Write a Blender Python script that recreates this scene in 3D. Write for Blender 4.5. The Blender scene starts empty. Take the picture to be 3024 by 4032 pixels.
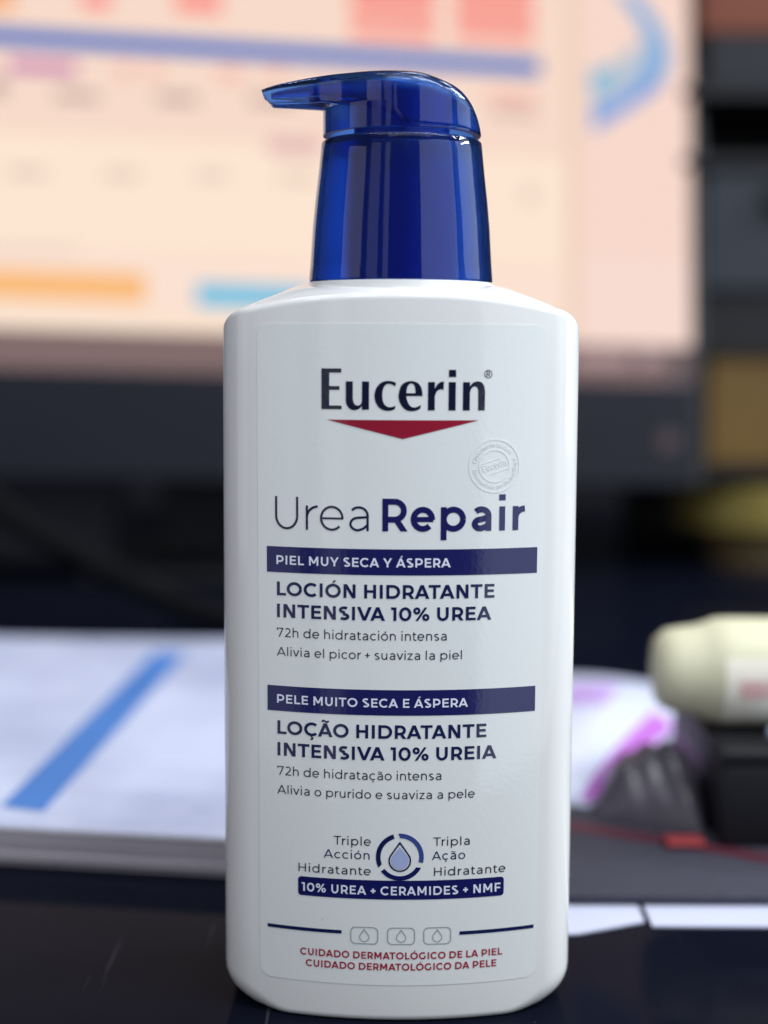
import bpy, bmesh, math, random
from math import sin, cos, pi, radians, sqrt, atan2
from mathutils import Vector, Matrix
from mathutils.geometry import delaunay_2d_cdt

random.seed(4)
S = bpy.context.scene
MM = 0.001
C = S.collection

# ------------------------------------------------------------------ camera
PITCH, ROLL = radians(6.78), radians(0.3)
cam = bpy.data.cameras.new('camera')
cam.sensor_fit = 'VERTICAL'; cam.sensor_height = 36.0; cam.sensor_width = 27.0
cam.lens = 50.0
cam.clip_start = 0.01; cam.clip_end = 50
cam.dof.use_dof = True
cam.dof.focus_distance = 0.308
cam.dof.aperture_fstop = 4.7
cam.dof.aperture_blades = 0
co = bpy.data.objects.new('camera', cam); C.objects.link(co)
f_ = Vector((0, cos(PITCH), -sin(PITCH))); u_ = Vector((0, sin(PITCH), cos(PITCH))); r_ = Vector((1, 0, 0))
X = r_ * cos(ROLL) + u_ * sin(ROLL); Y = -r_ * sin(ROLL) + u_ * cos(ROLL); Z = -f_
m = Matrix((X, Y, Z)).transposed().to_4x4()
m.translation = Vector((-3.5, -323.0, 148.0)) * MM
co.matrix_world = m
S.camera = co

# ------------------------------------------------------------------ world, lamps, exposure
S.view_settings.view_transform = 'Standard'
S.view_settings.look = 'None'
S.view_settings.exposure = 0.0
S.view_settings.gamma = 1.0
S.view_settings.use_curve_mapping = False
S.cycles.use_denoising = True
S.cycles.max_bounces = 14
S.cycles.transmission_bounces = 12
S.cycles.caustics_refractive = True
S.cycles.blur_glossy = 0.5
S.cycles.sample_clamp_indirect = 6
w = bpy.data.worlds.new('World'); S.world = w; w.use_nodes = True
bg = w.node_tree.nodes['Background']
bg.inputs[0].default_value = (0.55, 0.6, 0.78, 1); bg.inputs[1].default_value = 0.16

def area(name, loc, target, sx, sy, radiance, col):
    l = bpy.data.lights.new(name, 'AREA'); l.shape = 'RECTANGLE'; l.size = sx; l.size_y = sy
    l.energy = radiance * pi * sx * sy; l.color = col
    o = bpy.data.objects.new(name, l); C.objects.link(o)
    o.location = loc
    o.rotation_euler = (Vector(target) - Vector(loc)).to_track_quat('-Z', 'Y').to_euler()
    return o

def around(deg, dist, z):            # direction measured from the viewer's side, + to the right
    return (dist * sin(radians(deg)), -dist * cos(radians(deg)), z)

T0 = (0, 0, 0.10)
area('window_light', around(50, 1.4, 0.1), T0, 1.32, 1.9, 1.55, (0.86, 0.94, 1.0))
area('window_light', around(100, 1.5, 0.45), T0, 0.8, 0.9, 2.0, (0.86, 0.96, 1.0))
area('window_light', around(-20, 1.7, 0.15), T0, 0.20, 1.7, 0.7, (0.93, 0.95, 1.0))
area('window_light', around(-37, 1.7, 0.15), T0, 0.42, 1.7, 0.6, (0.93, 0.94, 1.0))
area('window_light', around(-66, 1.6, 0.30), T0, 0.8, 0.9, 1.0, (1.0, 0.95, 0.97))
area('ceiling_fill', (0.25, -0.9, 2.0), (0.1, -0.1, 0), 2.2, 1.8, 1.2, (0.92, 0.97, 1.0))  # broad overhead fill, added for diffuse light in place of ceiling bounce
for k in range(5):                   # rows of ceiling strip lamps
    area('ceiling_lamp', (0.55 + 0.34 * k, -0.55 + 0.1 * k, 1.5), (0.2 + 0.34 * k, -0.3, 0), 0.06, 0.62, 45, (0.95, 0.98, 1.0))
for k in range(4):                   # bright slats of a side window, right and behind
    area('window_slat', (1.5, 0.42, 0.84 + 0.2 * k), T0, 0.55, 0.035, 80, (0.93, 0.98, 1.0))
for x in (0.28, 0.95):
    area('ceiling_lamp', (x, 1.12, 1.6), (x * 0.5, 0.3, 0), 0.45, 0.07, 26, (0.96, 0.98, 1.0))
for k in range(3):
    area('ceiling_lamp', (-0.62 + 0.6 * k, 0.12, 1.7), (-0.62 + 0.6 * k, 0.12, 0), 0.36, 0.035, 42, (0.97, 0.99, 1.0))
for k in range(3):
    area('ceiling_lamp', (-0.75 + 0.45 * k, -1.0, 1.5), (-0.6 + 0.45 * k, -0.8, 0), 0.34, 0.06, 40, (0.97, 0.98, 1.0))

# ------------------------------------------------------------------ helpers
def lin(c):
    c = c / 255.0
    return c / 12.92 if c <= 0.04045 else ((c + 0.055) / 1.055) ** 2.4
def rgb(r, g, b, k=1.0): return (lin(r) * k, lin(g) * k, lin(b) * k, 1)

def mat(name, col, rough=0.5, ior=1.45, **kw):
    m = bpy.data.materials.new(name); m.use_nodes = True
    p = m.node_tree.nodes['Principled BSDF']
    p.inputs['Base Color'].default_value = col
    p.inputs['Roughness'].default_value = rough
    p.inputs['IOR'].default_value = ior
    for k, v in kw.items(): p.inputs[k.replace('_', ' ')].default_value = v
    return m

def vary(m, scale=30.0, amount=0.25, bump=0.0, bscale=None, detail=4):
    """procedural unevenness of colour, gloss and relief in the object's own coordinates"""
    nt = m.node_tree; p = nt.nodes['Principled BSDF']
    tc = nt.nodes.new('ShaderNodeTexCoord')
    n = nt.nodes.new('ShaderNodeTexNoise'); n.inputs['Scale'].default_value = scale; n.inputs['Detail'].default_value = detail
    nt.links.new(tc.outputs['Object'], n.inputs['Vector'])
    col = p.inputs['Base Color'].default_value[:]
    mx = nt.nodes.new('ShaderNodeMix'); mx.data_type = 'RGBA'
    mx.inputs['A'].default_value = [c * (1 - amount) for c in col[:3]] + [1]
    mx.inputs['B'].default_value = [min(1, c * (1 + amount)) for c in col[:3]] + [1]
    nt.links.new(n.outputs['Fac'], mx.inputs['Factor']); nt.links.new(mx.outputs['Result'], p.inputs['Base Color'])
    if bump:
        n2 = nt.nodes.new('ShaderNodeTexNoise'); n2.inputs['Scale'].default_value = bscale or scale * 3; n2.inputs['Detail'].default_value = 3
        nt.links.new(tc.outputs['Object'], n2.inputs['Vector'])
        b = nt.nodes.new('ShaderNodeBump'); b.inputs['Strength'].default_value = bump; b.inputs['Distance'].default_value = 0.0003
        nt.links.new(n2.outputs['Fac'], b.inputs['Height']); nt.links.new(b.outputs['Normal'], p.inputs['Normal'])
    return m

def emit(name, col):
    m = bpy.data.materials.new(name); m.use_nodes = True
    nt = m.node_tree; nt.nodes.remove(nt.nodes['Principled BSDF'])
    e = nt.nodes.new('ShaderNodeEmission'); e.inputs['Color'].default_value = col; e.inputs['Strength'].default_value = 1.0
    nt.links.new(e.outputs[0], nt.nodes['Material Output'].inputs['Surface'])
    return m

def link(name, bm, mats, parent=None, smooth=None):
    me = bpy.data.meshes.new(name)
    bm.normal_update(); bm.to_mesh(me); bm.free()
    for x in (mats if isinstance(mats, (list, tuple)) else [mats]): me.materials.append(x)
    o = bpy.data.objects.new(name, me); C.objects.link(o)
    if parent is not None: o.parent = parent
    if smooth is not None:
        me.polygons.foreach_set('use_smooth', [True] * len(me.polygons))
        if smooth < 179: me.set_sharp_from_angle(angle=radians(smooth))
    return o

def thing(name, label, cat, loc=(0, 0, 0), rz=0.0, group=None):
    o = bpy.data.objects.new(name, None); C.objects.link(o)
    o.empty_display_size = 0.02
    o.location = Vector(loc) * MM; o.rotation_euler = (0, 0, rz)
    o['label'] = label; o['category'] = cat
    if group: o['group'] = group
    return o
def tag(o, label, cat, group=None):
    o['label'] = label; o['category'] = cat
    if group: o['group'] = group
    return o
def struct(o): o['kind'] = 'structure'; return o

def box_bm(x0, x1, y0, y1, z0, z1, bev=0.0, seg=3, bm=None):
    own = bm is None
    if own: bm = bmesh.new()
    vs = [bm.verts.new(Vector((x, y, z)) * MM) for x in (x0, x1) for y in (y0, y1) for z in (z0, z1)]
    q = [(0, 1, 3, 2), (4, 6, 7, 5), (0, 4, 5, 1), (2, 3, 7, 6), (0, 2, 6, 4), (1, 5, 7, 3)]
    fs = [bm.faces.new([vs[i] for i in f]) for f in q]
    if bev:
        es = list({e for f in fs for e in f.edges})
        bmesh.ops.bevel(bm, geom=es, offset=bev * MM, segments=seg, profile=0.5, affect='EDGES')
    return bm

def grid_bm(rings, close_u=True, cap0=False, cap1=False):
    """rings: list of equal-length point lists (mm)"""
    bm = bmesh.new()
    R = [[bm.verts.new(Vector(p) * MM) for p in r] for r in rings]
    n = len(rings[0])
    for a, b in zip(R[:-1], R[1:]):
        for i in range(n if close_u else n - 1):
            j = (i + 1) % n
            try: bm.faces.new((a[i], a[j], b[j], b[i]))
            except ValueError: pass
    if cap0: bm.faces.new(list(reversed(R[0])))
    if cap1: bm.faces.new(R[-1])
    return bm

def lathe_bm(prof, n=96, cap0=False, cap1=False, axis='z'):
    rings = []
    for r, h in prof:
        ring = []
        for i in range(n):
            a = 2 * pi * i / n
            ring.append((r * cos(a), r * sin(a), h) if axis == 'z' else (h, r * cos(a), r * sin(a)))
        rings.append(ring)
    bm = grid_bm(rings, True, cap0, cap1)
    bmesh.ops.recalc_face_normals(bm, faces=bm.faces)
    return bm

def tube_bm(pts, r, n=14):
    pts = [Vector(p) for p in pts]; rings = []
    up = Vector((0, 0, 1))
    for i, p in enumerate(pts):
        t = (pts[min(i + 1, len(pts) - 1)] - pts[max(i - 1, 0)]).normalized()
        s = t.cross(up).normalized(); q = s.cross(t)
        rings.append([p + (s * cos(2 * pi * k / n) + q * sin(2 * pi * k / n)) * r for k in range(n)])
    bm = grid_bm(rings, True, True, True)
    bmesh.ops.recalc_face_normals(bm, faces=bm.faces)
    return bm

def smoothstep(a, b, x):
    t = max(0.0, min(1.0, (x - a) / (b - a))); return t * t * (3 - 2 * t)
def interp(tab, x):
    if x <= tab[0][0]: return tab[0][1]
    for (x0, y0), (x1, y1) in zip(tab[:-1], tab[1:]):
        if x <= x1: return y0 + (y1 - y0) * (x - x0) / (x1 - x0)
    return tab[-1][1]
def spl(pts, n=6, closed=False):
    out = []; N = len(pts)
    for i in range(N if closed else N - 1):
        g = (lambda k: pts[k % N]) if closed else (lambda k: pts[max(0, min(N - 1, k))])
        p0, p1, p2, p3 = g(i - 1), g(i), g(i + 1), g(i + 2)
        for k in range(n):
            t = k / n
            out.append(tuple(0.5 * (2 * b + (c - a) * t + (2 * a - 5 * b + 4 * c - d) * t * t + (3 * b - a - 3 * c + d) * t ** 3)
                             for a, b, c, d in zip(p0, p1, p2, p3)))
    if not closed: out.append(tuple(pts[-1]))
    return out

# ------------------------------------------------------------------ materials
M = {}
M['desk'] = mat('black_glass', (0.004, 0.005, 0.011, 1), 0.045, 1.062, Specular_Tint=(0.5, 0.66, 1.0, 1))
M['wall'] = vary(mat('dark_wall', rgb(16, 17, 26), 0.9), 4, 0.3)
M['body'] = mat('white_plastic', (0.75, 0.757, 0.757, 1), 0.07, 1.46)
M['label'] = mat('label_film', (0.755, 0.785, 0.79, 1), 0.08, 1.46)
M['seal'] = mat('seal_lit_tone', (0.775, 0.805, 0.81, 1), 0.1, 1.46)  # slightly lighter than the label film, painted light for the relief
def ink(name, c, k=1.35, rough=0.13): return mat(name, rgb(*c, k), rough, 1.47)
M['ink_logo'] = ink('logo_ink', (12, 16, 40))
M['ink_navy'] = ink('navy_ink', (18, 22, 76))
M['ink_title'] = ink('title_ink', (20, 21, 76))
M['ink_thin'] = ink('thin_title_ink', (18, 24, 54))
M['ink_head'] = ink('heading_ink', (14, 24, 66))
M['ink_text'] = ink('text_ink', (26, 32, 52))
M['ink_red'] = ink('red_ink', (126, 20, 42))
M['ink_redtext'] = ink('red_text_ink', (140, 28, 50))
M['ink_white'] = ink('white_ink', (214, 218, 236), 1.1)
M['ink_grey'] = ink('grey_ink', (138, 146, 154), 1.2)
M['ink_drop'] = ink('drop_ink', (150, 161, 200), 1.2)
M['ink_mid'] = ink('mid_navy_ink', (52, 66, 128), 1.2)
def specks(m):
    nt = m.node_tree; p = nt.nodes['Principled BSDF']; tc = nt.nodes.new('ShaderNodeTexCoord')
    v = nt.nodes.new('ShaderNodeTexVoronoi'); v.inputs['Scale'].default_value = 120
    n = nt.nodes.new('ShaderNodeTexNoise'); n.inputs['Scale'].default_value = 70
    a = nt.nodes.new('ShaderNodeMath'); a.operation = 'LESS_THAN'; a.inputs[1].default_value = 0.045
    b = nt.nodes.new('ShaderNodeMath'); b.operation = 'GREATER_THAN'; b.inputs[1].default_value = 0.6
    c = nt.nodes.new('ShaderNodeMath'); c.operation = 'MULTIPLY'
    d = nt.nodes.new('ShaderNodeMath'); d.operation = 'MULTIPLY'; d.inputs[1].default_value = 0.45
    for t in (v, n): nt.links.new(tc.outputs['Object'], t.inputs['Vector'])
    nt.links.new(v.outputs['Distance'], a.inputs[0]); nt.links.new(n.outputs['Fac'], b.inputs[0]); nt.links.new(a.outputs[0], c.inputs[0]); nt.links.new(b.outputs[0], c.inputs[1]); nt.links.new(c.outputs[0], d.inputs[0])
    x = nt.nodes.new('ShaderNodeMix'); x.data_type = 'RGBA'; nt.links.new(d.outputs[0], x.inputs['Factor'])
    x.inputs['A'].default_value = p.inputs['Base Color'].default_value[:]; x.inputs['B'].default_value = (0.25, 0.22, 0.2, 1)
    if p.inputs['Base Color'].links: nt.links.new(p.inputs['Base Color'].links[0].from_socket, x.inputs['A'])
    nt.links.new(x.outputs['Result'], p.inputs['Base Color'])
vary(M['body'], 12, 0.02, 0.12, 45)
for k in ('label', 'ink_navy', 'ink_logo', 'ink_title', 'ink_head', 'ink_red'):
    nt = M[k].node_tree; p = nt.nodes['Principled BSDF']
    tc = nt.nodes.new('ShaderNodeTexCoord'); n = nt.nodes.new('ShaderNodeTexNoise')
    n.inputs['Scale'].default_value = 900; n.inputs['Detail'].default_value = 2
    b = nt.nodes.new('ShaderNodeBump'); b.inputs['Strength'].default_value = 0.22; b.inputs['Distance'].default_value = 0.0001
    nt.links.new(tc.outputs['Object'], n.inputs['Vector']); nt.links.new(n.outputs['Fac'], b.inputs['Height'])
    nt.links.new(b.outputs['Normal'], p.inputs['Normal'])
specks(M['label']); specks(M['body'])
M['cap'] = mat('translucent_blue_plastic', (0.07, 0.245, 0.81, 1), 0.03, 1.44, Transmission_Weight=1.0)
M['cap_inner'] = mat('frosted_blue_plastic', (0.07, 0.245, 0.81, 1), 0.3, 1.46, Transmission_Weight=1.0)
M['core'] = mat('inner_pump_plastic', (0.035, 0.045, 0.24, 1), 0.4, 1.45)
M['hole_shade'] = mat('opening_shade', (0.003, 0.003, 0.008, 1), 0.6)  # near-black colour stands for the shade inside the spout
M['dark_plastic'] = vary(mat('dark_grey_plastic', rgb(25, 27, 37), 0.5, Specular_IOR_Level=0.2), 40, 0.12)
M['grey_plastic'] = vary(mat('grey_plastic', rgb(52, 55, 66), 0.6), 40, 0.12)
M['bezel'] = mat('bezel_plastic', rgb(24, 26, 34), 0.4)
M['black_plastic'] = vary(mat('black_plastic', rgb(14, 15, 22), 0.5), 40, 0.15)

# desk scratches and dust in the gloss
nt = M['desk'].node_tree; p = nt.nodes['Principled BSDF']
tc = nt.nodes.new('ShaderNodeTexCoord')
def scratch(scale, ang, thr):
    mp = nt.nodes.new('ShaderNodeMapping'); mp.inputs['Rotation'].default_value = (0, 0, ang); mp.inputs['Scale'].default_value = (scale, scale * 0.02, 1)
    n = nt.nodes.new('ShaderNodeTexNoise'); n.inputs['Scale'].default_value = 6; n.inputs['Detail'].default_value = 3
    r = nt.nodes.new('ShaderNodeValToRGB'); r.color_ramp.elements[0].position = thr; r.color_ramp.elements[1].position = thr + 0.03
    nt.links.new(tc.outputs['Object'], mp.inputs[0]); nt.links.new(mp.outputs[0], n.inputs['Vector']); nt.links.new(n.outputs['Fac'], r.inputs[0])
    return r.outputs[0]
vor = nt.nodes.new('ShaderNodeTexVoronoi'); vor.inputs['Scale'].default_value = 420
nt.links.new(tc.outputs['Object'], vor.inputs['Vector'])
vr = nt.nodes.new('ShaderNodeValToRGB'); vr.color_ramp.elements[0].position = 0.0; vr.color_ramp.elements[0].color = (1, 1, 1, 1)
vr.color_ramp.elements[1].position = 0.10; vr.color_ramp.elements[1].color = (0, 0, 0, 1)
nt.links.new(vor.outputs['Distance'], vr.inputs[0])
def mx(op, a, b):
    q = nt.nodes.new('ShaderNodeMath'); q.operation = op
    for i, v in enumerate((a, b)):
        if isinstance(v, (int, float)): q.inputs[i].default_value = v
        else: nt.links.new(v, q.inputs[i])
    return q.outputs[0]
pat = nt.nodes.new('ShaderNodeTexNoise'); pat.inputs['Scale'].default_value = 45; nt.links.new(tc.outputs['Object'], pat.inputs['Vector'])
dust = mx('MULTIPLY', vr.outputs[0], mx('GREATER_THAN', pat.outputs['Fac'], 0.6))
scr = mx('MAXIMUM', scratch(90, 1.2, 0.70), scratch(120, 0.3, 0.72))
tot = mx('MAXIMUM', mx('MULTIPLY', dust, 0.8), mx('MULTIPLY', scr, 0.22))
cm = nt.nodes.new('ShaderNodeMix'); cm.data_type = 'RGBA'
cm.inputs['A'].default_value = (0.004, 0.005, 0.011, 1); cm.inputs['B'].default_value = (0.10, 0.105, 0.13, 1)
nt.links.new(tot, cm.inputs['Factor']); nt.links.new(cm.outputs['Result'], p.inputs['Base Color'])

# ------------------------------------------------------------------ setting
struct(link('tabletop', box_bm(-900, 900, -170, 1000, -25, 0, 2), M['desk']))
struct(link('back_wall', box_bm(-1800, 1800, 1250, 1280, -900, 1700), M['wall']))

# ================================================================== PUMP BOTTLE
bottle = thing('pump_bottle', 'white lotion pump bottle with blue pump head, standing on the black glossy table in front', 'lotion bottle')
RA, YC = 95.0, 71.0                    # radius and centre of the front face's arc (mm)
RC = 10.0; CXc, CYc = 29.0, -8.9       # corner arc
def yfront(x): return YC - sqrt(RA * RA - x * x)

foot = []                              # quarter: front centre -> side centre
TX = 32.41
nf, nc, ns = 26, 16, 6
for i in range(nf): foot.append((TX * i / nf, yfront(TX * i / nf)))
a0 = atan2(yfront(TX) - CYc, TX - CXc)
for i in range(nc + 1):
    a = a0 + (0 - a0) * i / nc
    foot.append((CXc + RC * cos(a), CYc + RC * sin(a)))
for i in range(1, ns): foot.append((39.0, CYc + (-CYc) * i / ns))
quarter = foot
half = quarter + [(39.0, 0.0)] + [(x, -y) for x, y in reversed(quarter)]          # front centre -> back centre
loop = half[:-1] + [(-x, y) for x, y in reversed(half)][:-1]
N = len(loop)
nrm = []
for i in range(N):
    a = Vector(loop[i - 1]); b = Vector(loop[(i + 1) % N]); t = (b - a).normalized(); nrm.append((t.y, -t.x))
ZE = spl([(0, 158.75), (8, 158.65), (15, 158.3), (21, 157.7), (27, 156.8), (31, 156.0), (34, 155.5), (36, 155.0), (37.5, 154.2), (38.5, 153.0), (39, 151.4)], 4)
def zedge(x): return interp(ZE, abs(x))
rings = []
def rb(x): return 1.5 + 6.0 * smoothstep(24, 39, abs(x))
for k in range(9):
    t = pi / 2 * k / 8
    ring = []
    for (x, y), (nx, ny) in zip(loop, nrm):
        r = rb(x); ins = r * (1 - sin(t)); z = r * (1 - cos(t))
        ring.append((x - nx * ins, y - ny * ins, z))
    rings.append(ring)
for k in range(1, 12):
    s = k / 12
    rings.append([(x, y, rb(x) + (zedge(x) - 1.9 - rb(x)) * s) for x, y in loop])
RT = 1.7
for k in range(9):
    t = pi / 2 * k / 8
    ring = []
    for (x, y), (nx, ny) in zip(loop, nrm):
        ins = RT * (1 - cos(t)); z = zedge(x) - RT + RT * sin(t)
        ring.append((x - nx * ins, y - ny * ins, z))
    rings.append(ring)
inner = rings[-1]
def neckpt(x, y, r):
    a = atan2(y * 1.55, x)
    return r * cos(a), r * sin(a), a
for k in range(1, 11):
    s = k / 10
    ring = []
    for (x, y, z) in inner:
        px, py, a = neckpt(x, y, 20.9)
        zn = 159.45 + 1.35 * cos(a) ** 2
        e = s
        ring.append((x + (px - x) * s, y + (py - y) * s, z + (zn - z) * (1 - (1 - e) ** (1.15 + 0.45 * abs(cos(a))))))
    rings.append(ring)
for r, dz in ((20.75, 0.35), (20.7, 1.0), (20.6, None), (20.2, None), (14, None)):
    ring = []
    for (x, y, z) in inner:
        px, py, a = neckpt(x, y, r)
        zn = 159.45 + 1.35 * cos(a) ** 2
        if dz is None: zz = 161.25 if r > 20.5 else 161.4
        else: zz = zn + (161.25 - zn) * dz * 0.6
        ring.append((px, py, zz))
    rings.append(ring)
bm = grid_bm(rings, True, True, True)
for v in bm.verts:
    x, z = v.co.x / MM, v.co.z / MM
    v.co.x += math.copysign(0.42 * max(0.0, 1 - z / 150) * smoothstep(30, 39, abs(x)), x) * MM
    if z < 8: v.co.z -= 1.2 * (1 - z / 8) * MM
body = link('body', bm, M['body'], bottle, 50)

# ------------------------------------------------------------------ label film
XO = 0.35                               # label centre
def onface(x, z, off): return Vector((x + XO, yfront(x + XO) - off, z)) * MM
def columns(bm, x0, x1, top, bot, off, n=40, midx=0):
    prev = None
    for i in range(n + 1):
        x = x0 + (x1 - x0) * i / n
        a = bm.verts.new(onface(x, bot(x), off)); b = bm.verts.new(onface(x, top(x), off))
        if prev: bm.faces.new((prev[0], a, b, prev[1])).material_index = midx
        prev = (a, b)
def rounded(x0, x1, z0, z1, r):
    def top(x):
        d = max(x0 + r - x, x - (x1 - r), 0); return z1 - r + sqrt(max(0, r * r - d * d))
    def bot(x):
        d = max(x0 + r - x, x - (x1 - r), 0); return z0 + r - sqrt(max(0, r * r - d * d))
    return top, bot
LX0, LX1, LZ0, LZ1 = -31.0, 30.6, 7.4, 152.0
bm = bmesh.new()
top, bot = rounded(LX0, LX1, LZ0, LZ1, 2.6)
xs = [LX0 + 2.6 * (1 - cos(pi / 2 * i / 8)) for i in range(8)] + [LX0 + 2.6 + (LX1 - LX0 - 5.2) * i / 40 for i in range(41)] + [LX1 - 2.6 * (1 - cos(pi / 2 * i / 8)) for i in range(7, -1, -1)]
front = [(bm.verts.new(onface(x, bot(x), 0.09)), bm.verts.new(onface(x, top(x), 0.09))) for x in xs]
back = [(bm.verts.new(onface(x, bot(x), -0.03)), bm.verts.new(onface(x, top(x), -0.03))) for x in xs]
for i in range(len(xs) - 1):
    bm.faces.new((front[i][0], front[i + 1][0], front[i + 1][1], front[i][1]))
    bm.faces.new((front[i][1], front[i + 1][1], back[i + 1][1], back[i][1]))
    bm.faces.new((back[i][0], back[i + 1][0], front[i + 1][0], front[i][0]))
bm.faces.new((back[0][0], front[0][0], front[0][1], back[0][1]))
bm.faces.new((front[-1][0], back[-1][0], back[-1][1], front[-1][1]))
label = link('label_film', bm, M['label'], bottle, 40)

# ------------------------------------------------------------------ lettering: stroke glyphs, cap height = 1
XH = 0.745
class G:
    def __init__(s, w): s.p = []; s.w = w; s.h = []
    def poly(s, pts): s.p.append(list(pts))
    def rect(s, x0, y0, x1, y1): s.p.append([(x0, y0), (x1, y0), (x1, y1), (x0, y1)])
    def V(s, x, y0, y1): s.rect(x - s.w / 2, y0, x + s.w / 2, y1)
    def H(s, x0, x1, y, k=0.92): s.rect(x0, y - s.w * k / 2, x1, y + s.w * k / 2)
    def par(s, x0, y0, x1, y1, k=1.12):
        h = s.w * k / 2; s.p.append([(x0 - h, y0), (x0 + h, y0), (x1 + h, y1), (x1 - h, y1)])
    def stroke(s, pts, k=1.0):
        h = s.w * k / 2; L = []; n = len(pts)
        for i in range(n):
            def d(a, b):
                v = Vector((b[0] - a[0], b[1] - a[1])); return v.normalized()
            if i == 0: t0 = t1 = d(pts[0], pts[1])
            elif i == n - 1: t0 = t1 = d(pts[-2], pts[-1])
            else: t0, t1 = d(pts[i - 1], pts[i]), d(pts[i], pts[i + 1])
            n0 = Vector((-t0.y, t0.x)); n1 = Vector((-t1.y, t1.x)); q = (n0 + n1)
            q = q / max(0.35, q.dot(n0)) if q.length > 1e-6 else n0
            L.append(((pts[i][0] + q.x * h, pts[i][1] + q.y * h), (pts[i][0] - q.x * h, pts[i][1] - q.y * h)))
        for a, b in zip(L[:-1], L[1:]): s.p.append([a[1], b[1], b[0], a[0]])
    def arc(s, cx, cy, rx, ry, a0, a1, n=20, k=1.0): s.stroke(arcp(cx, cy, rx, ry, a0, a1, n), k)
    def dot(s, cx, cy, r, n=14): s.poly([(cx + r * cos(2 * pi * i / n), cy + r * sin(2 * pi * i / n)) for i in range(n)])
def arcp(cx, cy, rx, ry, a0, a1, n=20):
    return [(cx + rx * cos(radians(a0 + (a1 - a0) * i / n)), cy + ry * sin(radians(a0 + (a1 - a0) * i / n))) for i in range(n + 1)]

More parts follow.
